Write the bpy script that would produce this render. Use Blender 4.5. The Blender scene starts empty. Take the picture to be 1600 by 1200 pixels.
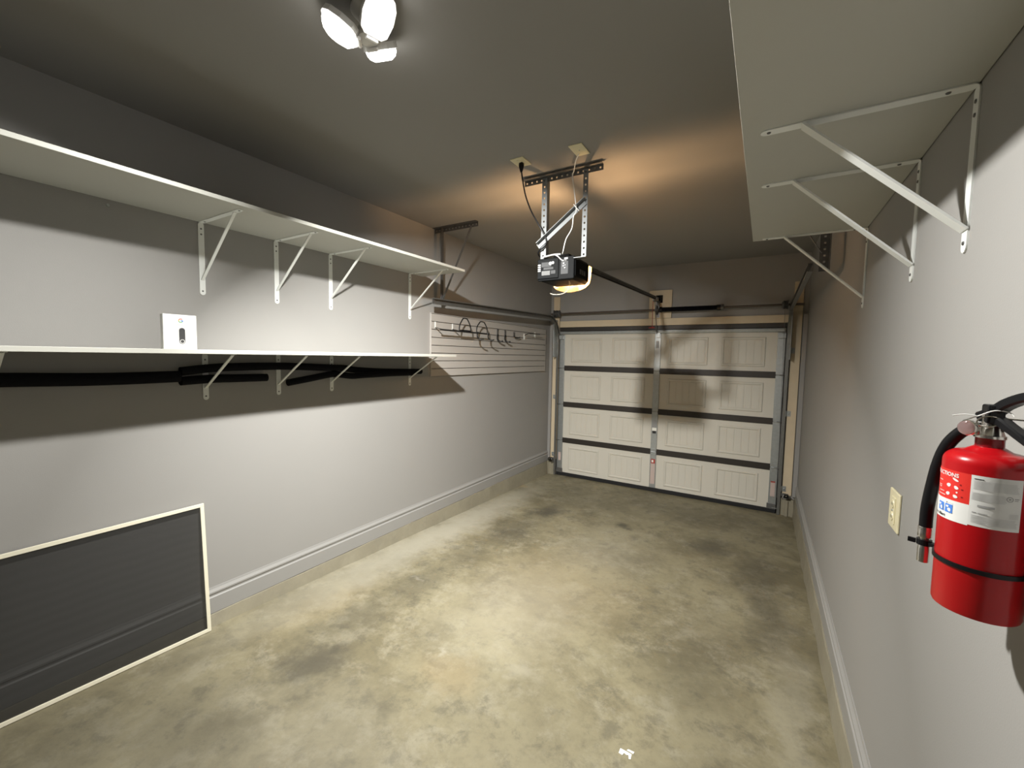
import bpy, bmesh, math, random
from mathutils import Vector, Matrix
random.seed(7)
S = bpy.context.scene
COL = S.collection

# ------------------------------------------------------------------ camera
def cam_setup():
    pit, yaw, rol = -.067, .5448, .0184
    f = Vector((-math.sin(yaw)*math.cos(pit), math.cos(yaw)*math.cos(pit), math.sin(pit)))
    r = Vector((math.cos(yaw), math.sin(yaw), 0)); u = r.cross(f)
    c, s = math.cos(rol), math.sin(rol)
    R, U = c*r+s*u, -s*r+c*u
    cd = bpy.data.cameras.new('camera'); cd.sensor_width = 36; cd.sensor_fit = 'HORIZONTAL'
    cd.lens = 649.43/1600*36; cd.clip_start = .02; cd.clip_end = 50
    o = bpy.data.objects.new('camera', cd); COL.objects.link(o)
    m = Matrix.Identity(4)
    for i in range(3): m[i][0] = R[i]; m[i][1] = U[i]; m[i][2] = -f[i]
    m[0][3], m[1][3], m[2][3] = 2.71, -5.5446, 1.7329
    o.matrix_world = m; S.camera = o
cam_setup()
# ------------------------------------------------------------------ world + exposure
w = bpy.data.worlds.new('world'); S.world = w; w.use_nodes = True
w.node_tree.nodes['Background'].inputs[0].default_value = (.02, .021, .024, 1)
w.node_tree.nodes['Background'].inputs[1].default_value = .3
S.view_settings.view_transform = 'Standard'; S.view_settings.look = 'None'
S.view_settings.gamma = 1; S.view_settings.use_curve_mapping = False
S.view_settings.exposure = 0.0
LED_STRENGTH = 9.0      # the visible diffuser faces
LED_POWER = {225: 30.0, 344: 36.0, 109: 93.0}   # watts of each lobe's beam
LED_TILT = {225: 30, 344: 42, 109: 37}         # outward tilt of each lobe (deg)
LED_SPREAD = {225: 117, 344: 118, 109: 112}
LED_COLOR = (1.0, .982, .93, 1)
BULB_POWER = 42.0
BULB_COLOR = (1.0, .60, .29)

# ------------------------------------------------------------------ materials
M = {}
def srgb(r, g, b):
    f = lambda c: (c/255/12.92 if c/255 <= .04045 else ((c/255+.055)/1.055)**2.4)
    return (f(r), f(g), f(b), 1)
def mat(name, col, rough=.5, metal=0, var=.06, scale=30, bump=0, bscale=200, spec=.5, coat=0):
    m = bpy.data.materials.new(name); m.use_nodes = True; nt = m.node_tree; b = nt.nodes['Principled BSDF']
    b.inputs['Roughness'].default_value = rough; b.inputs['Metallic'].default_value = metal
    b.inputs['Specular IOR Level'].default_value = spec; b.inputs['Coat Weight'].default_value = coat
    tc = nt.nodes.new('ShaderNodeTexCoord')
    n = nt.nodes.new('ShaderNodeTexNoise'); n.inputs['Scale'].default_value = scale; n.inputs['Detail'].default_value = 5
    nt.links.new(tc.outputs['Object'], n.inputs['Vector'])
    mx = nt.nodes.new('ShaderNodeMix'); mx.data_type = 'RGBA'
    mx.inputs['A'].default_value = tuple(c*(1-var) for c in col[:3])+(1,)
    mx.inputs['B'].default_value = tuple(min(1, c*(1+var)) for c in col[:3])+(1,)
    nt.links.new(n.outputs['Fac'], mx.inputs['Factor']); nt.links.new(mx.outputs['Result'], b.inputs['Base Color'])
    if bump:
        n2 = nt.nodes.new('ShaderNodeTexNoise'); n2.inputs['Scale'].default_value = bscale; n2.inputs['Detail'].default_value = 3
        nt.links.new(tc.outputs['Object'], n2.inputs['Vector'])
        bp = nt.nodes.new('ShaderNodeBump'); bp.inputs['Strength'].default_value = bump; bp.inputs['Distance'].default_value = .002
        nt.links.new(n2.outputs['Fac'], bp.inputs['Height']); nt.links.new(bp.outputs['Normal'], b.inputs['Normal'])
    M[name] = m; return m
mat('wall_paint', (.305, .298, .287, 1), .6, var=.035, scale=1.3, bump=.12, bscale=260, spec=.35)
mat('ceiling_paint', (.28, .272, .26, 1), .75, var=.03, scale=1.2, bump=.12, bscale=200, spec=.25)
mat('base_paint', (.30, .295, .285, 1), .45, var=.03, scale=5, spec=.4)
mat('shelf_white', (.46, .46, .42, 1), .45, var=.02, scale=6, spec=.35)
mat('bracket_white', (.78, .80, .78, 1), .35, var=.02, scale=20)
mat('slat_grey', (.40, .38, .355, 1), .5, var=.03, scale=4, spec=.3)
mat('slat_back', (.24, .225, .21, 1), .7)
mat('door_white', (.62, .595, .525, 1), .45, var=.025, scale=5, bump=.15, bscale=90, spec=.35)
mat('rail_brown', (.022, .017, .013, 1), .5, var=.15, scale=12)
mat('galv', (.40, .42, .42, 1), .42, .75, var=.18, scale=35)
mat('galv_dark', (.17, .17, .17, 1), .45, .7, var=.2, scale=35)
mat('track_steel', (.20, .20, .19, 1), .45, .7, var=.2, scale=20)
mat('jamb_cream', (.62, .52, .37, 1), .6, var=.06, scale=9)
mat('plate_cream', (.74, .68, .46, 1), .35, var=.02)
mat('black_plastic', (.006, .006, .007, 1), .35, var=.1, spec=.25)
mat('black_matte', (.008, .008, .009, 1), .75, var=.2)
mat('foam_black', (.006, .006, .008, 1), .85, var=.25, scale=60, bump=.3, bscale=300, spec=.1)
mat('rubber_black', (.005, .005, .006, 1), .42, var=.1, spec=.2)
mat('spring_black', (.010, .010, .015, 1), .3, .4)
mat('rust_shaft', (.11, .09, .075, 1), .5, .5, var=.2)
mat('white_plastic', (.80, .80, .78, 1), .4, var=.01)
mat('box_white', (.74, .74, .715, 1), .35, var=.01)
mat('print_grey', (.045, .045, .047, 1), .4)
mat('print_lightgrey', (.33, .33, .33, 1), .5)
mat('print_palegrey', (.55, .55, .54, 1), .5)
mat('print_black', (.012, .012, .012, 1), .5)
mat('print_red', (.60, .025, .018, 1), .4, var=.03)
mat('print_blue', (.06, .20, .62, 1), .4)
mat('print_yellow', (.75, .45, .03, 1), .4)
mat('print_green', (.07, .36, .10, 1), .4)
mat('ext_red', (.36, .004, .007, 1), .28, var=.03, coat=.12, spec=.3)
mat('ext_neck', (.20, .006, .010, 1), .3)
mat('label_white', (.66, .66, .64, 1), .45, var=.015)
mat('chrome', (.72, .70, .66, 1), .22, 1, var=.06)
mat('tag_pink', (.52, .42, .385, 1), .5)
mat('tag_red', (.35, .05, .04, 1), .5)
mat('rope_red', (.25, .02, .015, 1), .6)
mat('rope_cream', (.70, .62, .46, 1), .7)
mat('paper_white', (.90, .89, .82, 1), .7)
mat('screen_frame', (.76, .72, .58, 1), .4, var=.02)
mat('led_body', (.75, .74, .72, 1), .4)
mat('opener_black', (.004, .0045, .005, 1), .6, var=.1, spec=.1)
mat('opener_grey', (.045, .046, .048, 1), .6, spec=.2)
mat('opener_pale', (.11, .11, .11, 1), .6, spec=.2)
mat('opener_white', (.36, .36, .36, 1), .6, spec=.2)
mat('strap_steel', (.21, .22, .225, 1), .6, .35, var=.25, scale=25, spec=.3)
mat('hook_black', (.010, .010, .010, 1), .4)

def emat(name, col, st):
    m = bpy.data.materials.new(name); m.use_nodes = True; nt = m.node_tree
    nt.nodes.remove(nt.nodes['Principled BSDF'])
    e = nt.nodes.new('ShaderNodeEmission'); e.inputs[0].default_value = col; e.inputs[1].default_value = st
    nt.links.new(e.outputs[0], nt.nodes['Material Output'].inputs[0]); M[name] = m
emat('led_glow', LED_COLOR, LED_STRENGTH)
emat('bulb_glow', BULB_COLOR+(1,), 60)
def lens_mat():
    m = bpy.data.materials.new('lens'); m.use_nodes = True; nt = m.node_tree; nt.nodes.remove(nt.nodes['Principled BSDF'])
    t = nt.nodes.new('ShaderNodeBsdfTranslucent'); t.inputs[0].default_value = (.9, .74, .5, 1)
    p = nt.nodes.new('ShaderNodeBsdfTransparent'); p.inputs[0].default_value = (.9, .85, .75, 1)
    df = nt.nodes.new('ShaderNodeBsdfDiffuse'); df.inputs[0].default_value = (.9, .8, .62, 1)
    y = nt.nodes.new('ShaderNodeMixShader'); y.inputs[0].default_value = .5; nt.links.new(t.outputs[0], y.inputs[1]); nt.links.new(df.outputs[0], y.inputs[2])
    x = nt.nodes.new('ShaderNodeMixShader'); x.inputs[0].default_value = .4
    nt.links.new(y.outputs[0], x.inputs[1]); nt.links.new(p.outputs[0], x.inputs[2])
    nt.links.new(x.outputs[0], nt.nodes['Material Output'].inputs[0]); M['lens'] = m
lens_mat()
def mesh_mat():     # insect-screen cloth: mostly open weave of dark thread
    m = bpy.data.materials.new('screen_mesh'); m.use_nodes = True; nt = m.node_tree
    b = nt.nodes['Principled BSDF']; b.inputs['Base Color'].default_value = (.022, .022, .022, 1); b.inputs['Roughness'].default_value = .7
    p = nt.nodes.new('ShaderNodeBsdfTransparent')
    tc = nt.nodes.new('ShaderNodeTexCoord'); wv = nt.nodes.new('ShaderNodeTexWave'); wv.bands_direction = 'Z'
    wv.inputs['Scale'].default_value = 7; wv.inputs['Distortion'].default_value = 3; wv.inputs['Detail'].default_value = 1
    wv.inputs['Detail Scale'].default_value = .6
    nt.links.new(tc.outputs['Object'], wv.inputs['Vector'])
    mr = nt.nodes.new('ShaderNodeMapRange'); mr.inputs['To Min'].default_value = .28; mr.inputs['To Max'].default_value = .30
    nt.links.new(wv.outputs['Fac'], mr.inputs['Value'])
    x = nt.nodes.new('ShaderNodeMixShader'); nt.links.new(mr.outputs[0], x.inputs[0])
    nt.links.new(b.outputs[0], x.inputs[1]); nt.links.new(p.outputs[0], x.inputs[2])
    nt.links.new(x.outputs[0], nt.nodes['Material Output'].inputs[0]); M['screen_mesh'] = m
mesh_mat()
def glass_mat():
    m = bpy.data.materials.new('clear_plastic'); m.use_nodes = True; b = m.node_tree.nodes['Principled BSDF']
    b.inputs['Base Color'].default_value = (.85, .70, .70, 1); b.inputs['Roughness'].default_value = .08
    b.inputs['Transmission Weight'].default_value = .9; b.inputs['IOR'].default_value = 1.3; M['clear_plastic'] = m
glass_mat()

# concrete: mottled slab with oil stains, pale spots, grime and painted dimming near the lamp
STAINS_AND_DIMMING = [(.80,-4.31,.22,.24,.75),(.63,-3.95,.22,.35,.45),(.68,-3.40,.20,.35,.45),(.74,-1.56,.22,.30,.75),(.72,-2.2,.25,.45,.5),
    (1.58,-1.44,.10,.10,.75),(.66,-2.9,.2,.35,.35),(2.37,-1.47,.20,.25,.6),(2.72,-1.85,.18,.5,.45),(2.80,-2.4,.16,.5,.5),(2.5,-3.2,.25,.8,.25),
    (1.32,-4.31,.16,.10,.45),(.45,-5.1,.45,.4,.5),(.75,-4.85,.65,.42,.55),(1.2,-4.5,.6,.4,.3),(1.8,-4.15,.7,.4,.2),(.30,-4.75,.22,.4,.28),(.9,-.8,.7,.5,.22),(1.9,-.6,.9,.4,.25),(2.60,-4.0,.3,.4,.25),(2.1,-4.2,.3,.25,.2)]  # broad near patches also paint down the brightness of the lamp-lit floor
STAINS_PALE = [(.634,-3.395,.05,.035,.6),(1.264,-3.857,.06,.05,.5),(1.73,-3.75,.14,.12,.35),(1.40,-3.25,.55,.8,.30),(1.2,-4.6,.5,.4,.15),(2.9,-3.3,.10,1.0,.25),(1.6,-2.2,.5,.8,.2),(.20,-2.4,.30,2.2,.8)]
STAINS_TAN = [(1.40,-3.97,.22,.18,.35),(.10,-.85,.10,.12,.9),(1.5,-2.9,.6,.8,.25),(.35,-3.9,.2,.5,.2)]
def concrete(name, stains=True):
    m = bpy.data.materials.new(name); m.use_nodes = True; nt = m.node_tree; N = nt.nodes; L = nt.links
    b = N['Principled BSDF']; b.inputs['Specular IOR Level'].default_value = .35
    tc = N.new('ShaderNodeTexCoord'); src = tc.outputs['Object']
    def noise(scale, detail=6, rough=.6, dist=0):
        n = N.new('ShaderNodeTexNoise'); n.inputs['Scale'].default_value = scale; n.inputs['Detail'].default_value = detail
        n.inputs['Roughness'].default_value = rough; n.inputs['Distortion'].default_value = dist; L.new(src, n.inputs['Vector']); return n
    def ramp(sock, a, bb):
        r = N.new('ShaderNodeMapRange'); r.interpolation_type = 'SMOOTHSTEP'
        r.inputs['From Min'].default_value = a; r.inputs['From Max'].default_value = bb; L.new(sock, r.inputs['Value']); return r.outputs[0]
    def mix(fac, A, B, blend='MIX'):
        x = N.new('ShaderNodeMix'); x.data_type = 'RGBA'; x.blend_type = blend
        if isinstance(fac, float): x.inputs['Factor'].default_value = fac
        else: L.new(fac, x.inputs['Factor'])
        for k, v in (('A', A), ('B', B)):
            if isinstance(v, tuple): x.inputs[k].default_value = v
            else: L.new(v, x.inputs[k])
        return x.outputs['Result']
    def math_(op, a, bb):
        x = N.new('ShaderNodeMath'); x.operation = op
        for i, v in enumerate((a, bb)):
            if isinstance(v, (int, float)): x.inputs[i].default_value = v
            else: L.new(v, x.inputs[i])
        return x.outputs[0]
    c = mix(ramp(noise(1.5, 9, .70, .25).outputs['Fac'], .36, .64), (.150, .131, .080, 1), (.235, .210, .133, 1))
    c = mix(math_('MULTIPLY', ramp(noise(5.5, 10, .74, .15).outputs['Fac'], .48, .66), .5), c, (.30, .278, .205, 1))
    c = mix(math_('MULTIPLY', ramp(noise(8, 10, .74, .2).outputs['Fac'], .50, .66), .6), c, (.105, .095, .066, 1))
    c = mix(math_('MULTIPLY', ramp(noise(26, 5, .7).outputs['Fac'], .45, .75), .28), c, (.085, .077, .054, 1))
    if stains:
        dn = noise(5, 5, .65); sub = N.new('ShaderNodeVectorMath'); sub.operation = 'SUBTRACT'; sub.inputs[1].default_value = (.5, .5, .5)
        L.new(dn.outputs['Color'], sub.inputs[0])
        sc = N.new('ShaderNodeVectorMath'); sc.operation = 'SCALE'; sc.inputs['Scale'].default_value = .42; L.new(sub.outputs[0], sc.inputs[0])
        ad = N.new('ShaderNodeVectorMath'); ad.operation = 'ADD'; L.new(src, ad.inputs[0]); L.new(sc.outputs[0], ad.inputs[1])
        def mask(lst):
            tot = None
            for (x, y, rx, ry, s) in lst:
                a = N.new('ShaderNodeVectorMath'); a.operation = 'SUBTRACT'; L.new(ad.outputs[0], a.inputs[0]); a.inputs[1].default_value = (x, y, 0)
                d = N.new('ShaderNodeVectorMath'); d.operation = 'MULTIPLY'; L.new(a.outputs[0], d.inputs[0]); d.inputs[1].default_value = (1/rx, 1/ry, 0)
                ln = N.new('ShaderNodeVectorMath'); ln.operation = 'LENGTH'; L.new(d.outputs[0], ln.inputs[0])
                r = N.new('ShaderNodeMapRange'); r.interpolation_type = 'SMOOTHSTEP'
                for k, v in (('From Min', .1), ('From Max', 1.25), ('To Min', s), ('To Max', 0)): r.inputs[k].default_value = v
                L.new(ln.outputs['Value'], r.inputs['Value'])
                tot = r.outputs[0] if tot is None else math_('MAXIMUM', tot, r.outputs[0])
            return tot
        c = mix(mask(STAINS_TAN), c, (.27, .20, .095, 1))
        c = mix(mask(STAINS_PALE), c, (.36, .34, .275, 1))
        c = mix(mask(STAINS_AND_DIMMING), c, (.052, .047, .036, 1))
    if not stains: c = mix(.6, c, (.33, .305, .24, 1))
    L.new(c, b.inputs['Base Color'])
    r = N.new('ShaderNodeMapRange'); r.inputs['To Min'].default_value = .42; r.inputs['To Max'].default_value = .75
    L.new(noise(6, 5).outputs['Fac'], r.inputs['Value']); L.new(r.outputs[0], b.inputs['Roughness'])
    bp = N.new('ShaderNodeBump'); bp.inputs['Strength'].default_value = .25; bp.inputs['Distance'].default_value = .004
    L.new(noise(60 if stains else 35, 8, .7).outputs['Fac'], bp.inputs['Height']); L.new(bp.outputs['Normal'], b.inputs['Normal'])
    M[name] = m
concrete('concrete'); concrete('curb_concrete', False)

# ------------------------------------------------------------------ mesh helpers
def nb(): return bmesh.new()
def face_box(bm, P):
    v = [bm.verts.new(p) for p in P]
    for f in ((0,3,2,1),(4,5,6,7),(0,1,5,4),(1,2,6,5),(2,3,7,6),(3,0,4,7)): bm.faces.new([v[i] for i in f])
def box(bm, x0, x1, y0, y1, z0, z1):
    face_box(bm, [(x0,y0,z0),(x1,y0,z0),(x1,y1,z0),(x0,y1,z0),(x0,y0,z1),(x1,y0,z1),(x1,y1,z1),(x0,y1,z1)]); return bm
def bx(*a): return box(nb(), *a)
def beam(bm, p0, p1, wdt, th, side=(0, 1, 0)):
    """flat bar p0->p1; wdt measured along 'side', th across"""
    p0, p1 = Vector(p0), Vector(p1); d = (p1-p0).normalized(); s = Vector(side); s = (s-d*s.dot(d)).normalized(); n = d.cross(s)
    P = []
    for p in (p0, p1):
        P += [p-s*wdt/2-n*th/2, p+s*wdt/2-n*th/2, p+s*wdt/2+n*th/2, p-s*wdt/2+n*th/2]
    face_box(bm, P); return bm
def strip(bm, p0, p1, wdt, th, side, nrm):
    """flat bar with rounded ends (th along nrm)"""
    p0, p1, nrm = Vector(p0), Vector(p1), Vector(nrm).normalized(); d = (p1-p0).normalized(); s = Vector(side).normalized(); r = wdt/2
    out = []
    for c, a0 in ((p1, -90), (p0, 90)):
        for k in range(7):
            a = math.radians(a0+k*30); out.append(c+(d*(math.cos(a)*r)+s*(math.sin(a)*r))-d*r*(1 if c is p1 else -1))
    lo = [bm.verts.new(p-nrm*th/2) for p in out]; hi = [bm.verts.new(p+nrm*th/2) for p in out]
    bm.faces.new(lo[::-1]); bm.faces.new(hi); n = len(out)
    for i in range(n): bm.faces.new((lo[i], lo[(i+1)%n], hi[(i+1)%n], hi[i]))
    return bm
def smooth_path(pts, sub=6):
    pts = [Vector(p) for p in pts]; out = []
    for i in range(len(pts)-1):
        p0 = pts[max(i-1,0)]; p1 = pts[i]; p2 = pts[i+1]; p3 = pts[min(i+2,len(pts)-1)]
        for k in range(sub):
            t = k/sub
            out.append(.5*((2*p1)+(p2-p0)*t+(2*p0-5*p1+4*p2-p3)*t*t+(-p0+3*p1-3*p2+p3)*t**3))
    return out+[pts[-1]]
def tube(bm, pts, r, seg=10, up=(0, 0, 1)):
    pts = [Vector(p) for p in pts]; n = len(pts); rings = []; rs = r if isinstance(r, (list, tuple)) else [r]*n
    u = None
    for i, p in enumerate(pts):
        t = (pts[min(i+1,n-1)]-pts[max(i-1,0)]).normalized()
        if u is None:
            u = Vector(up); u = u if abs(u.dot(t)) < .95 else Vector((1, 0, 0))
        u = (u-t*u.dot(t)).normalized(); v = t.cross(u)
        rings.append([bm.verts.new(p+u*rs[i]*math.cos(2*math.pi*k/seg)+v*rs[i]*math.sin(2*math.pi*k/seg)) for k in range(seg)])
    for a, b in zip(rings, rings[1:]):
        for k in range(seg): bm.faces.new((a[k], a[(k+1)%seg], b[(k+1)%seg], b[k]))
    bm.faces.new(rings[0][::-1]); bm.faces.new(rings[-1]); return bm
def lathe(bm, prof, origin=(0,0,0), axis=(0,0,1), seg=24):
    """prof: list of (radius, distance along axis)"""
    o, a = Vector(origin), Vector(axis).normalized(); t = Vector((1,0,0)) if abs(a.x) < .9 else Vector((0,1,0))
    u = (t-a*t.dot(a)).normalized(); v = a.cross(u); rings = []
    for r, h in prof:
        rings.append([bm.verts.new(o+a*h+u*r*math.cos(2*math.pi*k/seg)+v*r*math.sin(2*math.pi*k/seg)) for k in range(seg)])
    for p, q in zip(rings, rings[1:]):
        for k in range(seg): bm.faces.new((p[k], p[(k+1)%seg], q[(k+1)%seg], q[k]))
    bm.faces.new(rings[0][::-1]); bm.faces.new(rings[-1]); return bm
def sweep(bm, pts, prof, side):
    """sweep an open/closed 2-D profile [(a along side, b along normal)] along pts"""
    s = Vector(side); pts = [Vector(p) for p in pts]; n = len(pts); rings = []
    for i, p in enumerate(pts):
        t = (pts[min(i+1,n-1)]-pts[max(i-1,0)]).normalized(); nn = t.cross(s).normalized()
        rings.append([bm.verts.new(p+s*a+nn*b) for a, b in prof])
    k = len(prof)
    for a, b in zip(rings, rings[1:]):
        for i in range(k): bm.faces.new((a[i], a[(i+1)%k], b[(i+1)%k], b[i]))
    bm.faces.new(rings[0][::-1]); bm.faces.new(rings[-1]); return bm
def prism(bm, poly, axis, d0, d1):
    """extrude polygon; axis 'x': poly=(y,z); 'y': (x,z); 'z': (x,y)"""
    f = {'x': lambda p, d: (d, p[0], p[1]), 'y': lambda p, d: (p[0], d, p[1]), 'z': lambda p, d: (p[0], p[1], d)}[axis]
    lo = [bm.verts.new(f(p, d0)) for p in poly]; hi = [bm.verts.new(f(p, d1)) for p in poly]
    bm.faces.new(lo[::-1]); bm.faces.new(hi); n = len(poly)
    for i in range(n): bm.faces.new((lo[i], lo[(i+1)%n], hi[(i+1)%n], hi[i]))
    return bm
def wloc(o):
    v = Vector((0, 0, 0))
    while o: v = v+o.location; o = o.parent
    return v
def obj(name, bm, m, parent=None, bevel=0, smooth=False, label=None):
    if parent is not None: bmesh.ops.translate(bm, verts=bm.verts, vec=-wloc(parent))
    bmesh.ops.recalc_face_normals(bm, faces=bm.faces)
    me = bpy.data.meshes.new(name); bm.to_mesh(me); bm.free()
    if m: me.materials.append(M[m])
    o = bpy.data.objects.new(name, me); COL.objects.link(o)
    if parent is not None: o.parent = parent
    if bevel:
        b = o.modifiers.new('bevel', 'BEVEL'); b.width = bevel; b.segments = 2; b.limit_method = 'ANGLE'
    if smooth:
        me.polygons.foreach_set('use_smooth', [True]*len(me.polygons))
        try: me.set_sharp_from_angle(angle=math.radians(40))
        except Exception: pass
    if label: o['label'] = label
    return o
def tag(o, label, cat, group=None, kind=None):
    o['label'] = label; o['category'] = cat
    if group: o['group'] = group
    if kind: o['kind'] = kind
    return o
def thing(name, loc, label, cat, group=None, kind=None):
    o = bpy.data.objects.new(name, None); COL.objects.link(o); o.location = loc; o.empty_display_size = .05
    return tag(o, label, cat, group, kind)
def struct(name, bm, m, label, cat, bevel=0):
    o = obj(name, bm, m, None, bevel); return tag(o, label, cat, None, 'structure')
def copy_tree(o, parent=None):
    c = o.copy(); COL.objects.link(c); c.parent = parent
    for ch in list(o.children): copy_tree(ch, c)
    return c

W, H, D0, SL = 3.088, 2.908, -8.6, .028      # room width, ceiling, rear wall y, floor fall towards the door
def fz(y): return -SL*y
# ------------------------------------------------------------------ room shell
bm = nb(); face_box(bm, [(-.1,D0-.1,fz(D0-.1)-.12),(W+.1,D0-.1,fz(D0-.1)-.12),(W+.1,.3,fz(.3)-.12),(-.1,.3,fz(.3)-.12),(-.1,D0-.1,fz(D0-.1)),(W+.1,D0-.1,fz(D0-.1)),(W+.1,.3,fz(.3)),(-.1,.3,fz(.3))])
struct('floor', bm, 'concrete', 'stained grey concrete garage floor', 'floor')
struct('ceiling', bx(-.1, W+.1, D0-.1, .1, H, H+.1), 'ceiling_paint', 'grey painted ceiling of the garage', 'ceiling')
struct('wall_left', bx(-.1, 0, D0-.1, .1, .195, H), 'wall_paint', 'grey painted wall carrying the long shelves', 'wall')
struct('wall_right', bx(W, W+.1, D0-.1, .1, .215, H), 'wall_paint', 'grey painted wall carrying the fire extinguisher', 'wall')
struct('wall_rear', bx(-.1, W+.1, D0-.1, D0, 0, H), 'wall_paint', 'grey painted wall opposite the garage door', 'wall')
bm = nb()
DX0, DX1, DH = .158, 2.898, 2.10
for a in ((0, DX0-.006, 0, .05, .18, H), (DX1+.006, W, 0, .05, .18, H), (DX0-.006, DX1+.006, 0, .05, DH+.03, H),
          (0, DX0+.05, .05, .1, -.02, H), (DX1-.05, W, .05, .1, -.02, H), (DX0+.05, DX1-.05, .05, .1, DH-.05, H)): box(bm, *a)
struct('wall_front', bm, 'wall_paint', 'grey painted wall around the garage door', 'wall')
# concrete stem walls (rough strip below the baseboards)
def curb(name, x0, x1, z1, lab):
    bm = nb(); n = 60; sgn = 1 if x0 == 0 else -1; rows = []
    for i in range(n+1):
        y = D0+(0-D0)*i/n; j = random.uniform(-.004, .004)
        xin = x1+sgn*j if sgn > 0 else x0+sgn*j
        out = x0 if sgn > 0 else x1
        back = out-sgn*.1
        rows.append([bm.verts.new(p) for p in ((back,y,z1),(xin,y,z1-random.uniform(0,.006)),(xin+sgn*.012,y,fz(y)-.004),(back,y,fz(y)-.004))])
    for a, b in zip(rows, rows[1:]):
        for k in range(4): bm.faces.new((a[k], a[(k+1)%4], b[(k+1)%4], b[k]))
    bm.faces.new(rows[0]); bm.faces.new(rows[-1][::-1])
    struct(name, bm, 'curb_concrete', lab, 'curb')
curb('trim_1', 0, .022, .195, 'rough concrete curb below the left baseboard')
curb('trim_2', W-.022, W, .215, 'rough concrete curb below the right baseboard')
def baseboard(name, x, s, z0, z1, lab):
    t = .016
    P = [(0, z0), (t, z0), (t, z0+(z1-z0)*.62), (t*.6, z0+(z1-z0)*.66), (t*.6, z0+(z1-z0)*.72), (t*.9, z0+(z1-z0)*.77), (t*.9, z0+(z1-z0)*.83), (t*.35, z0+(z1-z0)*.93), (t*.2, z1), (0, z1)]
    bm = prism(nb(), [(x+s*a, b) for a, b in P], 'y', D0, -.001)
    struct(name, bm, 'base_paint', lab, 'baseboard')
baseboard('baseboard_left', 0, 1, .195, .345, 'grey moulded baseboard along the shelf wall')
baseboard('baseboard_right', W, -1, .215, .36, 'grey moulded baseboard below the fire extinguisher wall')
# corner piers and jamb boards at the door
def pier(name, x0, x1, lab):
    bm = nb(); n = 6
    for i in range(n):
        a, b = x0+(x1-x0)*i/n, x0+(x1-x0)*(i+1)/n
        box(bm, a, b, -.03-random.uniform(0, .05), .05, -.02, .18+random.uniform(-.02, .02))
    struct(name, bm, 'curb_concrete', lab, 'pier')
pier('trim_3', .0, DX0-.03, 'broken concrete footing in the left door corner')
pier('trim_4', DX1+.03, W, 'broken concrete footing in the right door corner')
struct('trim_5', bx(.053, .146, -.022, 0, .23, 2.595), 'jamb_cream', 'cream jamb board left of the garage door', 'jamb board', .002)
struct('trim_6', bx(2.95, 3.036, -.022, 0, .23, 2.60), 'jamb_cream', 'cream jamb board right of the garage door', 'jamb board', .002)
struct('trim_7', bx(.150, 2.946, -.022, 0, 2.158, 2.245), 'jamb_cream', 'cream header board above the garage door', 'header board', .002)
struct('trim_8', bx(1.405, 1.68, -.03, 0, 2.247, 2.598), 'jamb_cream', 'cream mounting board above the middle of the garage door', 'mounting board', .002)
struct('trim_9', bx(3.045, W-.001, -.03, 0, .22, 2.25), 'wall_paint', 'narrow grey board in the right door corner', 'trim board', .002)
struct('trim_10', bx(.001, .045, -.03, 0, .22, 2.25), 'wall_paint', 'narrow grey board in the left door corner', 'trim board', .002)

# ------------------------------------------------------------------ garage door
door = thing('door_1', (DX0+1.37, 0, 0), 'white sectional garage door with dark brown rails and galvanised stiles', 'garage door', None, 'structure')
SH = DH/4
HALF = [(DX0+.078, 1.490), (1.566, DX1-.078)]
def raised_panel(x0, x1, z0, z1):
    bm = nb(); y = 0
    fr = .034
    def ring(a0, a1, yo, b0, b1, yi):  # sloping frame ring
        o = [bm.verts.new(p) for p in ((x0+a0,yo,z0+a0),(x1-a0,yo,z0+a0),(x1-a0,yo,z1-a0),(x0+a0,yo,z1-a0))]
        i = [bm.verts.new(p) for p in ((x0+b0,yi,z0+b0),(x1-b0,yi,z0+b0),(x1-b0,yi,z1-b0),(x0+b0,yi,z1-b0))]
        for k in range(4): bm.faces.new((o[k], o[(k+1)%4], i[(k+1)%4], i[k]))
    ring(0, 0, .001, .010, 0, -.009); ring(.010, 0, -.009, .022, 0, -.009); ring(.022, 0, -.009, .034, 0, .0005)
    n = 5; wx = (x1-x0-2*fr)/n
    for k in range(n):
        a, b = x0+fr+wx*k+.006, x0+fr+wx*(k+1)-.006
        box(bm, a, b, -.004, .001, z0+fr+.002, z1-fr-.002)
    return bm
for i in range(4):
    z0, z1 = SH*i+.035, SH*(i+1)-.035
    if i == 0: z0 = .035
    if i == 3: z1 = DH-.045
    sec = obj('section', bx(DX0, DX1, 0, .04, SH*i+.002+(.045 if i == 0 else 0), SH*(i+1)-.002), 'door_white', door)
    zc = (z0+z1)/2
    for (a, b) in HALF:
        for (c, d) in ((.095, .545), (.685, 1.135)):
            obj('raised_panel', raised_panel(a+c*(b-a)/1.24, a+d*(b-a)/1.24, zc-.172, zc+.172), 'door_white', sec, .002)
for k in (1, 2, 3):
    for (a, b) in HALF:
        obj('rail', bx(a-.005, b+.005, -.012, .002, SH*k-.036, SH*k+.036), 'rail_brown', door, .002, label='dark brown rail')
obj('top_gap_shade', bx(DX0, DX1, -.02, .02, DH+.004, DH+.055), 'rail_brown', door, .002, label='dark brown strip painted as gap shadow above the door')  # dark bar stands in for the shadowed gap between header and door
bm = nb()
prism(bm, [(-.004, DH-.045), (-.03, DH-.040), (-.034, DH-.02), (-.03, DH-.003), (-.004, DH+.002)], 'x', DX0+.01, DX1-.01)
obj('strut', bm, 'galv', door, .001, label='galvanised top strut')
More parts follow.
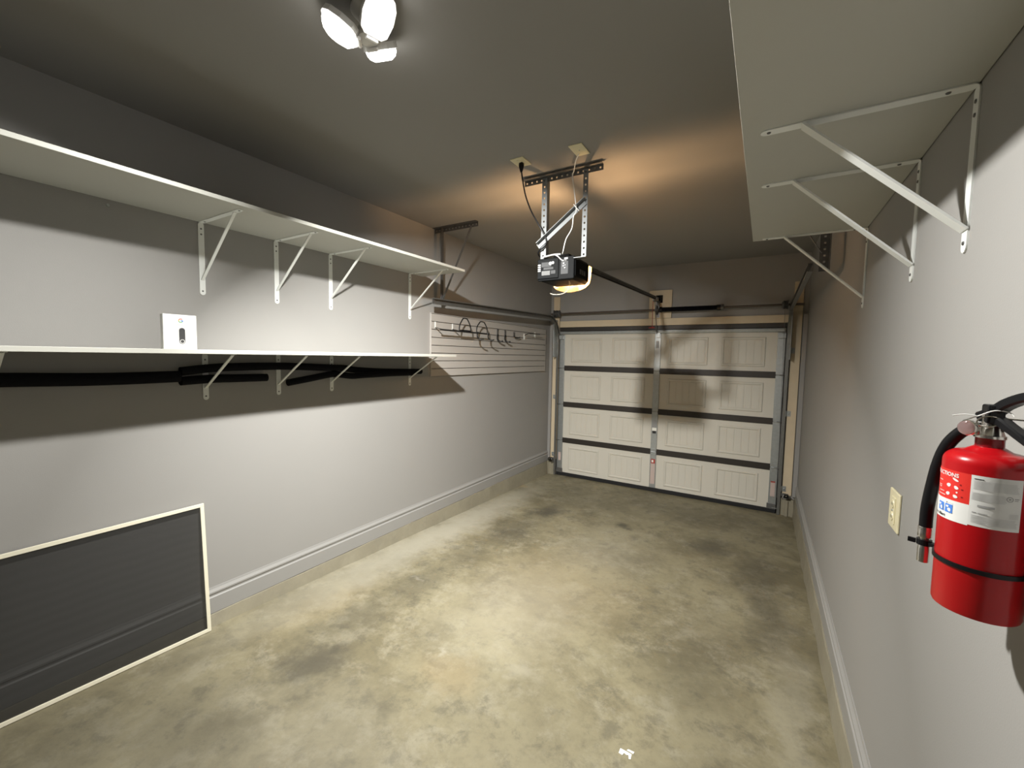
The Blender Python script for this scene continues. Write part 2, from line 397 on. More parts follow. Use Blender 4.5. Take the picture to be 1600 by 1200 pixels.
obj('bottom_seal', bx(DX0, DX1, -.024, .035, .001, .046), 'black_matte', door, .004, label='black rubber bottom seal')
for (a, b) in ((DX0+.001, DX0+.078), (1.490, 1.566), (DX1-.078, DX1-.001)):
    for i in range(4):
        z0, z1 = SH*i+.004+(.045 if i == 0 else 0), SH*(i+1)-.004-(.045 if i == 3 else 0)
        obj('stile', bx(a, b, -.016, .001, z0, z1), 'galv', door, .003, label='galvanised stile')
    for k in (1, 2, 3):
        mx = (a+b)/2; bm = nb()
        box(bm, mx-.03, mx+.03, -.020, -.015, SH*k-.045, SH*k+.045)
        lathe(bm, [(.007, -.034), (.007, .034)], (mx, -.022, SH*k), (1, 0, 0), 10)
        h = obj('hinge', bm, 'galv', door, .001, label='galvanised hinge')
for sx, xx in ((-1, DX0), (1, DX1)):
    for z in (SH*.12, SH, SH*2, SH*3, DH-.06):
        bm = nb(); lathe(bm, [(.005, 0), (.005, .055)], (xx-sx*.04, -.032, z), (sx, 0, 0), 8); lathe(bm, [(.021, .0), (.021, .012)], (xx+sx*.016, -.032, z), (sx, 0, 0), 14)
        obj('roller', bm, 'track_steel', door)
    bm = nb(); box(bm, min(xx, xx-sx*.09), max(xx, xx-sx*.09), -.03, -.015, .047, .11); obj('bottom_bracket', bm, 'galv_dark', door, .002)
    bm = nb(); box(bm, min(xx, xx-sx*.07), max(xx, xx-sx*.07), -.045, -.015, DH-.115, DH-.06); obj('top_fixture', bm, 'galv', door, .003)
obj('warning_sticker', bx(DX0+.02, DX0+.062, -.0175, -.0162, .22, .34), 'tag_pink', door, label='pale pink warning sticker')
obj('warning_sticker', bx(DX1-.062, DX1-.018, -.0175, -.0162, .19, .35), 'tag_pink', door, label='pale pink warning sticker')
obj('warning_sticker', bx(DX1-.062, DX1-.018, -.0178, -.0163, .351, .366), 'tag_red', door, label='red strip above warning sticker')
obj('warning_sticker', bx(1.502, 1.556, -.0175, -.0162, .10, .37), 'tag_pink', door, label='long pale warning tag')
obj('warning_sticker', bx(1.502, 1.556, -.0178, -.0163, .371, .43), 'tag_red', door, label='red and white warning tag')
obj('warning_sticker', bx(1.512, 1.535, -.0182, -.0166, .385, .415), 'paper_white', door, label='white mark on red warning tag')
obj('warning_sticker', bx(1.502, 1.556, -.0175, -.0162, .80, .84), 'paper_white', door, label='white label on middle stile')
obj('warning_sticker', bx(1.506, 1.552, -.0178, -.0163, .765, .80), 'print_black', door, label='dark label on middle stile')
obj('warning_sticker', bx(1.502, 1.556, -.0175, -.0162, .845, .94), 'print_lightgrey', door, label='grey label on middle stile')
obj('operator_bracket', bx(1.500, 1.556, -.03, -.015, DH-.10, DH-.02), 'galv', door, .002)
obj('grey_tag', bx(1.508, 1.545, -.0177, -.0163, 1.87, 1.96), 'print_lightgrey', door, label='grey tag at the top of the middle stile')

# ------------------------------------------------------------------ tracks
def track(name, sx, x, yend, zt, zend, lab):
    y0 = -.032; R = .30
    t = thing(name, (x, y0, 0), lab, 'track', 'garage door tracks')
    pts = [(x, y0, .004), (x, y0, zt-R)]
    for k in range(1, 13):
        a = math.pi/2*k/12; pts.append((x, y0-R*(1-math.cos(a)), zt-R+R*math.sin(a)))
    hx = x-sx*.0
    pts.append((hx, yend, zend))
    g, tk, h = .028, .003, .026   # C-channel opening towards the door
    C = [(0, -h), (g, -h), (g, -h+.010), (g-tk, -h+.010), (g-tk, -h+tk), (tk, -h+tk), (tk, h-tk), (g-tk, h-tk), (g-tk, h-.010), (g, h-.010), (g, h), (0, h)]
    C = [(-sx*a, b) for a, b in C]
    obj('channel', sweep(nb(), pts, C, (1, 0, 0)), 'track_steel', t)
    for z in (.30, 1.15, 1.85):   # jamb brackets
        bm = nb(); xa, xb = sorted((x+sx*.002, x+sx*.05))
        box(bm, xa, xb, -.0255, -.0225, z-.03, z+.03); xa, xb = sorted((x+sx*.001, x+sx*.005)); box(bm, xa, xb, -.055, -.0225, z-.03, z+.03)
        b = obj('jamb_bracket', bm, 'galv', t)
        obj('bolt', lathe(nb(), [(.009, 0), (.009, .006), (.004, .008)], (x+sx*.03, -.026, z), (0, -1, 0), 6), 'galv', b)
    bm = nb(); xa, xb = sorted((x+sx*.001, x+sx*.006))
    box(bm, xa, xb, -.16, -.024, zt-.55, zt-.02); obj('flag_bracket', bm, 'galv', t, .002)
    return t
LX, RX = .125, 2.935
track('garage_door_track', -1, LX, -2.69, 2.28, 2.215, 'galvanised door track running along the shelf wall')
track('garage_door_track', 1, RX, -2.36, 2.30, 2.315, 'galvanised door track beneath the wide right shelf')
# perforated hangers holding the rear ends of the tracks
def perf_bar(bm, p0, p1, wdt=.034, th=.003, side=(0,1,0), pitch=.038, leg=True):
    """slotted angle bar: two flat flanges; perforations are real square holes on the side flange"""
    p0, p1 = Vector(p0), Vector(p1); d = (p1-p0); Ln = d.length; d.normalize(); s = Vector(side); s = (s-d*s.dot(d)).normalized(); n = d.cross(s)
    k = max(1, int(Ln/pitch)); q = Ln/k; hole = .011
    for sgn in (-1, 1):
        beam(bm, p0+s*sgn*(wdt/2-(wdt-hole)/4), p1+s*sgn*(wdt/2-(wdt-hole)/4), (wdt-hole)/2, th, s)
    for i in range(k+1):
        a = max(0, q*i-(q-hole)/2); b = min(Ln, q*i+(q-hole)/2)
        beam(bm, p0+d*a, p0+d*b, hole, th, s)
    if leg: beam(bm, p0+s*wdt/2+n*wdt/2, p1+s*wdt/2+n*wdt/2, th, wdt, s)
    return bm
t = thing('track_hanger', (.10, -2.52, 2.21), 'slotted steel hanger with diagonal brace between ceiling and left track', 'hanger', 'track hangers')
obj('ceiling_bar', perf_bar(nb(), (.004, -2.52, H-.022), (.50, -2.52, H-.022), .04, .003, (0, 0, 1)), 'galv_dark', t)
obj('drop_bar', perf_bar(nb(), (.085, -2.515, H-.004), (.085, -2.515, 2.20), .034, .003, (1, 0, 0)), 'galv_dark', t)
obj('brace', beam(nb(), (.43, -2.522, H-.03), (.105, -2.522, 2.25), .022, .004, (0, 1, 0)), 'galv_dark', t)
obj('bolt', lathe(nb(), [(.008, 0), (.008, .008)], (.10, -2.535, 2.225), (0, -1, 0), 6), 'galv', t)
t = thing('track_hanger', (2.96, -2.33, 2.31), 'slotted steel hanger behind the end of the right shelf', 'hanger', 'track hangers')
obj('ceiling_bar', perf_bar(nb(), (2.62, -2.33, H-.022), (W-.004, -2.33, H-.022), .04, .003, (0, 0, 1)), 'galv_dark', t)
obj('drop_bar', perf_bar(nb(), (2.99, -2.325, H-.004), (2.99, -2.325, 2.29), .05, .003, (1, 0, 0)), 'galv_dark', t)
obj('brace', beam(nb(), (2.70, -2.335, H-.03), (2.975, -2.335, 2.40), .03, .004, (0, 1, 0)), 'galv_dark', t)

# ------------------------------------------------------------------ torsion spring
SY, SZ = -.10, 2.345
t = thing('torsion_spring_assembly', (1.53, SY, SZ), 'torsion shaft with black coil spring and cable drums above the garage door', 'torsion spring')
obj('shaft', lathe(nb(), [(.0125, 0), (.0125, 2.99)], (.05, SY, SZ), (1, 0, 0), 12), 'rust_shaft', t, 0, True)
bm = nb(); pr = [(.020, 0), (.034, 0), (.034, .03)]
for k in range(70):
    x = .03+.0088*k; pr += [(.026, x), (.031, x+.0044)]
pr += [(.026, .65), (.034, .65), (.034, .70), (.020, .70)]
obj('coil_spring', lathe(bm, pr, (1.55, SY, SZ), (1, 0, 0), 20), 'spring_black', t)
bm = nb(); lathe(bm, [(.022, 0), (.036, 0), (.036, .03), (.022, .03)], (2.24, SY, SZ), (1, 0, 0), 16); obj('winding_cone', bm, 'galv_dark', t)
for x, s in ((.135, 1), (2.90, -1)):
    pr = [(.02, 0), (.052, .002), (.052, .006)]
    for k in range(6): pr += [(.042, .008+.006*k), (.046, .011+.006*k)]
    pr += [(.05, .045), (.03, .06), (.02, .062)]
    obj('cable_drum', lathe(nb(), pr, (x, SY, SZ), (s, 0, 0), 24), 'galv_dark', t)
    bm = nb(); xa, xb = sorted((x-s*.035, x-s*.03)); box(bm, xa, xb, SY-.04, -.022, SZ-.05, SZ+.05); lathe(bm, [(.028, 0), (.028, .02)], (x-s*.035, SY, SZ), (s, 0, 0), 14)
    obj('end_bearing_plate', bm, 'galv_dark', t)
    obj('lift_cable', tube(nb(), [(x+s*.03, SY+.05, SZ-.01), (x+s*.005-s*.012, -.06, .12)], .0018, 6), 'galv_dark', t)
bm = nb(); box(bm, 1.512, 1.517, SY-.045, -.03, SZ-.055, SZ+.055); box(bm, 1.49, 1.54, -.036, -.03, SZ-.09, SZ+.12); lathe(bm, [(.03, 0), (.03, .025)], (1.505, SY, SZ), (1, 0, 0), 16)
obj('center_bearing_plate', bm, 'galv_dark', t)

# ------------------------------------------------------------------ door opener
OX = 1.53; RY = -3.07
op = thing('garage_door_opener', (OX, -2.95, 2.225), 'black garage door opener with glowing amber lens hanging from slotted steel straps', 'door opener')
bm = nb()
prism(bm, [(1.402, 2.248), (1.42, 2.226), (1.64, 2.226), (1.66, 2.248), (1.66, 2.355), (1.645, 2.374), (1.418, 2.374), (1.402, 2.355)], 'y', -3.065, -2.835)
body = obj('motor_housing', bm, 'opener_black', op, .006)
bm = nb(); box(bm, 1.399, 1.655, -3.078, -3.062, 2.228, 2.372); obj('rear_panel', bm, 'opener_black', op, .006)
bm = nb(); box(bm, 1.40, 1.55, -3.086, -3.076, 2.240, 2.366); obj('rear_cover', bm, 'opener_black', op, .004)
yb = -3.0785
def decal(par, name, m, x0, x1, z0, z1, y=-3.087, lab=None): return obj(name, bx(x0, x1, y, y+.0015, z0, z1), m, par, 0, False, lab)
decal(op, 'spec_label', 'opener_grey', 1.430, 1.50, 2.315, 2.345, lab='grey printed label')
decal(op, 'spec_label', 'opener_pale', 1.432, 1.492, 2.262, 2.290, lab='pale grey printed label')
decal(op, 'spec_label', 'opener_grey', 1.498, 1.53, 2.268, 2.290, lab='grey printed label')
decal(op, 'spec_label', 'opener_grey', 1.445, 1.515, 2.297, 2.312, lab='grey printed label')
for k, z in enumerate((2.288, 2.300, 2.313, 2.326)): decal(op, 'barcode_label', 'opener_white', 1.404, 1.424, z, z+.008, lab='white label strip')
decal(op, 'lamp_sticker', 'opener_white', 1.482, 1.500, 2.324, 2.345, lab='white oval mark')
obj('lamp_sticker', lathe(nb(), [(.011, 0), (.011, .0015)], (1.494, -3.0865, 2.335), (0, -1, 0), 16), 'opener_white', op, label='white round mark')
obj('lamp_sticker', lathe(nb(), [(.009, 0), (.009, .0015)], (1.512, -3.0865, 2.338), (0, -1, 0), 16), 'opener_white', op, label='white round mark')
decal(op, 'control_plate', 'opener_grey', 1.565, 1.615, 2.262, 2.342, -3.0795, 'grey control plate')
for (x, z, r) in ((1.585, 2.328, .006), (1.583, 2.312, .005), (1.595, 2.316, .004), (1.594, 2.300, .005)):
    obj('button', lathe(nb(), [(r, 0), (r, .004), (r*.6, .005)], (x, -3.079, z), (0, -1, 0), 12), 'opener_white', op, label='small cream push button')
decal(op, 'connector', 'opener_white', 1.588, 1.612, 2.352, 2.364, -3.0795, 'white wire terminal')
decal(op, 'connector', 'print_black', 1.570, 1.605, 2.338, 2.352, -3.081)
obj('wire_bundle', tube(nb(), smooth_path([(1.44, -3.09, 2.378), (1.48, -3.085, 2.385), (1.52, -3.085, 2.388), (1.565, -3.085, 2.386)]), .006, 8), 'opener_white', op, 0, True, 'white wire bundle')
obj('wire_bundle', tube(nb(), smooth_path([(1.52, -3.085, 2.390), (1.548, -3.088, 2.372), (1.57, -3.085, 2.350), (1.585, -3.082, 2.343)]), .004, 8), 'opener_white', op, 0, True, 'white wire bundle')
bm = nb(); prism(bm, [(-3.05, 2.374), (-2.90, 2.374), (-2.92, 2.40), (-3.03, 2.40)], 'x', 1.49, 1.60); obj('top_cover', bm, 'opener_black', op, .006)
# side vents
for k in range(3): obj('vent', bx(1.6605, 1.663, -3.00+.035*k, -2.975+.035*k, 2.27, 2.30), 'galv_dark', op)
# lens: shallow translucent cover on the door-facing end, bulging below the housing, open at the top
bm = nb(); nx, nk = 12, 8; G = []
for i in range(nx+1):
    u = i/nx; x = 1.402+.258*u; bul = math.sin(math.pi*u)**.6 if 0 < u < 1 else 0
    row = []
    for k in range(nk+1):
        a = math.pi/2*k/nk
        row.append(bm.verts.new((x, -2.838+.052*math.sin(a), 2.352-(.126+.044*bul)*math.cos(a))))
    G.append(row)
for p, q in zip(G, G[1:]):
    for k in range(nk): bm.faces.new((p[k], p[k+1], q[k+1], q[k]))
for row in (G[0], G[-1]):
    c = bm.verts.new((row[0].co.x, -2.838, 2.352)); bm.faces.new(row+[c])
lens = obj('lens', bm, 'lens', op, 0, True, 'glowing amber translucent lens')
so = lens.modifiers.new('solid', 'SOLIDIFY'); so.thickness = .002
obj('bulb', lathe(nb(), [(.006, -.045), (.012, -.04), (.013, -.02), (.017, 0), (.019, .02), (.016, .042), (.008, .050), (.002, .051)], (1.51, -2.812, 2.255), (1, 0, 0), 16), 'bulb_glow', op, 0, True, 'lit amber light bulb')
ld = bpy.data.lights.new('opener_bulb_light', 'POINT'); ld.energy = BULB_POWER; ld.color = BULB_COLOR; ld.shadow_soft_size = .018
lo = bpy.data.objects.new('opener_bulb_light', ld); COL.objects.link(lo); lo.parent = op; lo.location = Vector((OX, -2.800, 2.312))-op.location
# pull-cord dangling below, antenna wire
obj('antenna_wire', tube(nb(), smooth_path([(1.60, -3.02, 2.226), (1.595, -3.0, 2.20), (1.57, -2.98, 2.17), (1.53, -2.98, 2.152), (1.48, -2.99, 2.15), (1.455, -3.0, 2.158)]), .0022, 6), 'rope_cream', op, 0, True, 'thin pale antenna wire')
# rail and trolley
bm = nb(); R0, R1 = Vector((OX, -3.0, 2.402)), Vector((OX, -.06, 2.492))
beam(bm, R0, R1, .026, .010, (1, 0, 0)); beam(bm, R0-Vector((0,0,.018)), R1-Vector((0,0,.018)), .007, .034, (1, 0, 0))
obj('rail', bm, 'galv_dark', op, 0, False, 'dark steel T-rail')
obj('drive_chain', beam(nb(), R0+Vector((.012, .1, -.035)), R1+Vector((.012, -.1, -.03)), .006, .012, (1, 0, 0)), 'black_matte', op)
bm = nb(); box(bm, OX-.03, OX-.024, -.10, -.03, 2.45, 2.525); box(bm, OX+.024, OX+.03, -.10, -.03, 2.45, 2.525); box(bm, OX-.04, OX+.04, -.034, -.030, 2.44, 2.535)
obj('header_bracket', bm, 'opener_black', op)
tr = obj('trolley', bx(OX-.025, OX+.025, -.30, -.19, 2.435, 2.472), 'galv_dark', op, .003)
obj('door_arm', beam(nb(), (OX-.012, -.235, 2.44), (OX-.012, -.045, 2.05), .022, .005, (0, 1, 0)), 'galv_dark', op)
obj('release_cord', tube(nb(), [(OX-.03, -.24, 2.44), (OX-.032, -.235, 2.30), (OX-.03, -.235, 2.12)], .0035, 6), 'rope_red', op, 0, False, 'dark red release cord')
obj('release_handle', tube(nb(), [(OX-.07, -.235, 2.115), (OX-.0, -.235, 2.115)], .008, 8), 'rope_red', op, 0, False, 'red release handle')
# hanger straps
bm = nb(); perf_bar(bm, (1.283, RY, 2.876), (1.824, RY, 2.876), .034, .003, (0, 0, 1), .036); obj('cross_bar', bm, 'galv_dark', op, 0, False, 'slotted steel ceiling bar')
for k in range(2): obj('bolt', lathe(nb(), [(.010, 0), (.010, .03), (.006, .034)], ((1.35, 1.76)[k], RY+.018, H-.001), (0, 0, -1), 6), 'strap_steel', op)
obj('strap', perf_bar(nb(), (1.434, RY-.005, 2.372), (1.434, RY-.005, 2.885), .036, .003, (1, 0, 0), .036), 'strap_steel', op, 0, False, 'slotted steel strap')
obj('strap', perf_bar(nb(), (1.716, RY-.005, 2.885), (1.716, RY-.005, 2.352), .032, .003, (1, 0, 0), .036, False), 'strap_steel', op, 0, False, 'slotted steel strap')
obj('strap_tab', bx(1.655, 1.735, RY-.02, RY+.03, 2.352, 2.356), 'strap_steel', op)
bm = nb(); beam(bm, (1.720, RY-.012, 2.685), (1.398, RY-.012, 2.452), .004, .034, (0, 1, 0)); beam(bm, (1.720, RY-.028, 2.703), (1.398, RY-.028, 2.470), .03, .004, (0, 1, 0))
obj('brace', bm, 'strap_steel', op, 0, False, 'galvanised diagonal brace')
# power cord and signal wire
cord = tag(obj('power_cord', tube(nb(), smooth_path([(1.388, -3.30, 2.862), (1.385, -3.28, 2.82), (1.375, -3.22, 2.74), (1.385, -3.16, 2.66), (1.42, -3.12, 2.58), (1.455, -3.10, 2.51), (1.462, -3.09, 2.46), (1.41, -3.09, 2.42), (1.395, -3.06, 2.40), (1.42, -3.04, 2.376)]), .0048, 8), 'rubber_black', None, 0, True), 'black power cord drooping from the ceiling outlet to the opener', 'cord')
obj('plug', lathe(nb(), [(.013, 0), (.016, .004), (.016, .022), (.009, .045), (.006, .055)], (1.388, -3.30, H-.006), (0, 0, -1), 14), 'black_plastic', cord, 0, True, 'black plug')
tag(obj('signal_wire', tube(nb(), smooth_path([(1.735, -3.24, H-.007), (1.70, -3.20, 2.885), (1.655, -3.12, 2.868), (1.64, -3.105, 2.845), (1.66, -3.105, 2.72), (1.672, -3.108, 2.63), (1.655, -3.108, 2.60), (1.645, -3.105, 2.53), (1.605, -3.10, 2.47), (1.585, -3.09, 2.41), (1.57, -3.07, 2.392)]), .0032, 6), 'white_plastic', None, 0, True), 'thin white wire dropping from the blank ceiling plate to the opener', 'wire')
tag(obj('cable_tie', tube(nb(), [(1.655, -3.108, 2.672), (1.675, -3.122, 2.648), (1.690, -3.108, 2.630), (1.675, -3.07, 2.64), (1.655, -3.06, 2.665), (1.652, -3.08, 2.675)], .003, 6), 'white_plastic', None, 0), 'white cable tie around the diagonal brace', 'cable tie')

def ceiling_plate(name, x0, x1, y0, y1, lab, sockets):
    p = thing(name, ((x0+x1)/2, (y0+y1)/2, H), lab, 'outlet')
    obj('plate', bx(x0, x1, y0, y1, H-.006, H), 'plate_cream', p, .002)
    cx, cy = (x0+x1)/2, (y0+y1)/2
    if sockets:
        for dy in (-.022, .022): obj('socket', lathe(nb(), [(.016, 0), (.015, .0025)], (cx, cy+dy, H-.006), (0, 0, -1), 16), 'plate_cream', p)
    obj('screw', lathe(nb(), [(.004, 0), (.003, .002)], (cx, cy, H-.006), (0, 0, -1), 8), 'galv', p)
ceiling_plate('ceiling_outlet', 1.343, 1.432, -3.362, -3.252, 'cream ceiling outlet with the black plug in it', True)
ceiling_plate('ceiling_plate', 1.712, 1.792, -3.342, -3.210, 'cream blank ceiling plate with the white wire', False)

# ------------------------------------------------------------------ shelves and brackets
tag(obj('wall_shelf', bx(.002, .49, -6.1, -2.687, 2.440, 2.460), 'shelf_white', None, .0015), 'long white shelf board, the upper one on the left wall', 'shelf', 'wall shelves')
tag(obj('wall_shelf', bx(.002, .372, -6.1, -2.645, 1.716, 1.737), 'shelf_white', None, .0015), 'long white shelf board with the small white box on it', 'shelf', 'wall shelves')
tag(obj('wall_shelf', bx(2.625, W-.002, -6.1, -2.985, 2.356, 2.376), 'shelf_white', None, .0015), 'wide white shelf board above the fire extinguisher', 'shelf', 'wall shelves')
def bracket(name, arm, leg, da, dl, wdt, flip, bw=.5):
    """local frame: origin at the wall/shelf corner; arm along +x (or -x), leg down"""
    s = -1 if flip else 1
    t = bpy.data.objects.new(name, None); COL.objects.link(t); t.empty_display_size = .05
    obj('arm', strip(nb(), (0, 0, -.0018), (s*arm, 0, -.0018), wdt, .0035, (0, 1, 0), (0, 0, 1)), 'bracket_white', t)
    obj('leg', strip(nb(), (s*.0018, 0, 0), (s*.0018, 0, -leg), wdt, .0035, (0, 1, 0), (1, 0, 0)), 'bracket_white', t)
    obj('brace', beam(nb(), (s*da, 0, -.004), (s*.004, 0, -dl), wdt*bw, .005, (0, 1, 0)), 'bracket_white', t)
    for z in (-.035, -.065, -leg+.022): obj('screw', lathe(nb(), [(.005, 0), (.004, .0025)], (s*.0034, 0, z), (s, 0, 0), 10), 'galv_dark', t)
    for x in (.05, arm-.02): obj('screw', lathe(nb(), [(.0055, 0), (.004, .0025)], (s*x, 0, -.0034), (0, 0, -1), 10), 'galv_dark', t)
    return t
def place(proto, first, loc, lab, grp):
    o = proto if first else copy_tree(proto); o.location = loc; tag(o, lab, 'shelf bracket', grp)
ul = bracket('shelf_bracket', .436, .398, .375, .315, .028, False)
for k, y in enumerate((-4.433, -4.018, -3.628, -2.843)):
    place(ul, k == 0, (.0, y, 2.440), ['white bracket under the upper left shelf, nearest the camera, above the small white box', 'white bracket under the upper left shelf, second from the camera', 'white bracket under the upper left shelf, third from the camera', 'white bracket under the upper left shelf, at its far end beside the slatwall'][k], 'brackets of the upper left shelf')
ll = bracket('shelf_bracket', .335, .264, .315, .195, .028, False)
for k, y in enumerate((-5.21, -4.433, -4.018, -3.628, -2.843)):
    place(ll, k == 0, (.0, y, 1.716), ['white bracket under the lower left shelf, cut by the picture edge', 'white bracket under the lower left shelf, just right of the white box', 'white bracket under the lower left shelf, between the two loose tube ends', 'white bracket under the lower left shelf, where the loose tube joins the long one', 'white bracket under the lower left shelf, at its far end below the slatwall edge'][k], 'brackets of the lower left shelf')
rr = bracket('shelf_bracket', .42, .369, .325, .318, .030, True, 1.25)
for k, y in enumerate((-4.182, -3.776, -3.018)):
    place(rr, k == 0, (W, y, 2.356), ['white bracket under the right shelf, nearest and largest', 'white bracket under the right shelf, middle one', 'white bracket under the right shelf, at its far end'][k], 'brackets of the right shelf')
tag(obj('wall_screw', lathe(nb(), [(.003, 0), (.003, .012), (.007, .013), (.006, .016)], (0, -4.818, 2.412), (1, 0, 0), 10), 'galv', None), 'small screw left in the wall below the upper left shelf', 'screw')

# black foam tubes lying on the lower brackets
def foam(pts, r, lab):
    tag(obj('foam_tube', tube(nb(), smooth_path(pts, 5), r, 14), 'foam_black', None, 0, True), lab, 'foam tube', 'foam tubes under the lower shelf')
foam([(.045, -6.05, 1.612), (.045, -5.5, 1.605), (.045, -5.18, 1.597), (.045, -4.87, 1.589), (.046, -4.572, 1.592)], .030, 'thick black foam tube under the lower shelf, running to the picture edge')
foam([(.040, -4.565, 1.618), (.040, -4.42, 1.634), (.038, -4.25, 1.640), (.036, -4.04, 1.641), (.036, -3.89, 1.636), (.036, -3.68, 1.626), (.036, -3.55, 1.620), (.036, -3.43, 1.604), (.036, -3.15, 1.588), (.036, -2.74, 1.579)], .0235, 'long black foam tube arching over three lower brackets')
foam([(.036, -4.565, 1.566), (.027, -4.43, 1.572), (.034, -4.26, 1.572), (.040, -4.113, 1.571)], .0235, 'short black foam tube ending left of the second lower bracket')
foam([(.045, -3.982, 1.532), (.038, -3.84, 1.551), (.028, -3.66, 1.576), (.028, -3.60, 1.576), (.060, -3.50, 1.562), (.083, -3.40, 1.566), (.083, -3.15, 1.570), (.083, -2.90, 1.570)], .0225, 'black foam tube with a blunt end drooping right of the second lower bracket')

# ------------------------------------------------------------------ boxed gadget on the shelf
b = thing('product_box', (.26, -4.654, 1.737), 'small white box printed with a doorbell, standing on the lower shelf', 'box')
obj('carton', bx(.268, .300, -4.722, -4.587, 1.7372, 1.902), 'box_white', b, .0015)
def flat_yz(poly, x=.3004, t=.0006): return prism(nb(), poly, 'x', x, x+t)
def stadium(cy, z0, z1, r, n=10):
    P = [(cy+r*math.cos(math.pi+math.pi*k/n), z0+r+r*math.sin(math.pi+math.pi*k/n)) for k in range(n+1)]
    return P+[(cy+r*math.cos(math.pi*k/n), z1-r+r*math.sin(math.pi*k/n)) for k in range(n+1)]
dcy = -4.648
obj('picture_side', flat_yz(stadium(dcy-.006, 1.762, 1.838, .0115)), 'print_palegrey', b, 0, False, 'pale printed casing')
obj('picture_front', flat_yz(stadium(dcy, 1.762, 1.839, .0122), .3011), 'print_grey', b, 0, False, 'dark printed doorbell picture')
def ring_poly(cy, cz, r0, r1, a0, a1, n=12):
    return [(cy+r1*math.cos(math.radians(a0+(a1-a0)*k/n)), cz+r1*math.sin(math.radians(a0+(a1-a0)*k/n))) for k in range(n+1)]+[(cy+r0*math.cos(math.radians(a1-(a1-a0)*k/n)), cz+r0*math.sin(math.radians(a1-(a1-a0)*k/n))) for k in range(n+1)]
for a in (0, 180): obj('picture_button', flat_yz(ring_poly(dcy, 1.7742, .0074, .0100, a, a+180), .3018), 'print_palegrey', b, 0, False, 'printed ring button')
lz = 1.8735
for (a0, a1, m) in ((45, 150, 'print_red'), (150, 205, 'print_yellow'), (205, 315, 'print_green'), (315, 360, 'print_blue')):
    obj('logo_arc', flat_yz(ring_poly(dcy-.004, lz, .0068, .0098, a0, a1)), m, b)
obj('logo_bar', flat_yz([(dcy-.004, lz-.0016), (dcy+.0058, lz-.0016), (dcy+.0058, lz+.0016), (dcy-.004, lz+.0016)], .3005), 'print_blue', b)
for k in range(7): obj('printed_word', flat_yz([(dcy-.020+.0045*k, 1.851), (dcy-.0166+.0045*k, 1.851), (dcy-.0166+.0045*k, 1.8545), (dcy-.020+.0045*k, 1.8545)]), 'print_palegrey', b)

# ------------------------------------------------------------------ slatwall panel with hooks
sw = thing('slatwall_panel', (0, -1.38, 1.52), 'light grey slatwall panel on the left wall near the garage door', 'slatwall')
SY0, SY1, SZ0, SZ1 = -2.585, -.19, 1.522, 2.120
obj('backing', bx(.0005, .005, SY0+.002, SY1-.002, SZ0, SZ1), 'slat_back', sw)
pitch = .0745
for k in range(8):
    z0 = SZ0+pitch*k+.0055; z1 = SZ0+pitch*(k+1)
    obj('slat', prism(nb(), [(.005, z0+.004), (.014, z0), (.018, z0+.001), (.018, z1-.001), (.014, z1), (.012, z1-.008), (.005, z1-.008)], 'y', SY0+.0065, SY1-.0065), 'slat_grey', sw)
for y in (SY0, SY1-.006): obj('edge_trim', bx(.0005, .0185, y, y+.006, SZ0, SZ1), 'slat_grey', sw, .002)
obj('edge_trim', bx(.0005, .021, SY0, SY1, SZ1+.001, SZ1+.006), 'slat_grey', sw, .002)
HX = .10
t = thing('hook_rail', (.02, -2.17, 1.97), 'long black bar on pale metal mounts, left on the slatwall', 'hook rail', 'slatwall hooks')
obj('bar', tube(nb(), [(HX, -2.545, 1.969), (HX, -1.79, 1.969)], .0085, 8), 'hook_black', t)
for y in (-2.53, -2.275):
    bm = nb(); box(bm, .0187, .0225, y-.008, y+.008, 1.985, 2.045); obj('mount', bm, 'bracket_white', t, .001, False, 'pale metal mount'); obj('standoff', beam(nb(), (.0227, y, 1.990), (HX, y, 1.974), .010, .006, (0, 1, 0)), 'hook_black', t)
def hat(y0, y1, zt, x): return smooth_path([(x, y0, 1.970), (x, y0+.004, 2.025), (x, y0+.05, zt-.012), (x, y0+.075, zt), (x, y1-.075, zt), (x, y1-.05, zt-.012), (x, y1-.004, 2.025), (x, y1, 1.970)], 5)
t = tag(obj('loop_hook', tube(nb(), hat(-2.292, -2.108, 2.100, HX+.021), .0062, 8), 'hook_black', None, 0, True), 'black hoop-shaped hook standing on the long bar, nearer the shelves', 'hook', 'slatwall hooks')
obj('grip', tube(nb(), [(HX+.021, -2.27, 1.975), (HX+.021, -2.12, 1.975)], .011, 8), 'rubber_black', t)
def jpath(y, x=HX+.004, z=1.972): return smooth_path([(x-.012, y+.026, z+.004), (x-.006, y+.010, z-.004), (x, y-.004, z-.02), (x+.002, y-.006, z-.042), (x+.008, y+.006, z-.062), (x+.03, y+.022, z-.072), (x+.055, y+.03, z-.066)], 5)
t = tag(obj('double_hook', tube(nb(), hat(-2.000, -1.806, 2.090, HX+.018), .0062, 8), 'hook_black', None, 0, True), 'black hoop-shaped hook with two curled prongs, in the middle of the slatwall', 'hook', 'slatwall hooks')
for y in (-2.0, -1.80): obj('prong', tube(nb(), jpath(y, HX+.030), .0075, 8), 'hook_black', t, 0, True)
for y, lab in ((-1.475, 'black curled J hook on the slatwall, left of the pair'), (-1.310, 'black curled J hook on the slatwall, right of the pair')):
    t = tag(obj('j_hook', tube(nb(), jpath(y, .038), .0095, 8), 'hook_black', None, 0, True), lab, 'hook', 'slatwall hooks')
    obj('back_plate', bx(.0187, .0265, y+.006, y+.036, 1.968, 2.045), 'galv_dark', t)
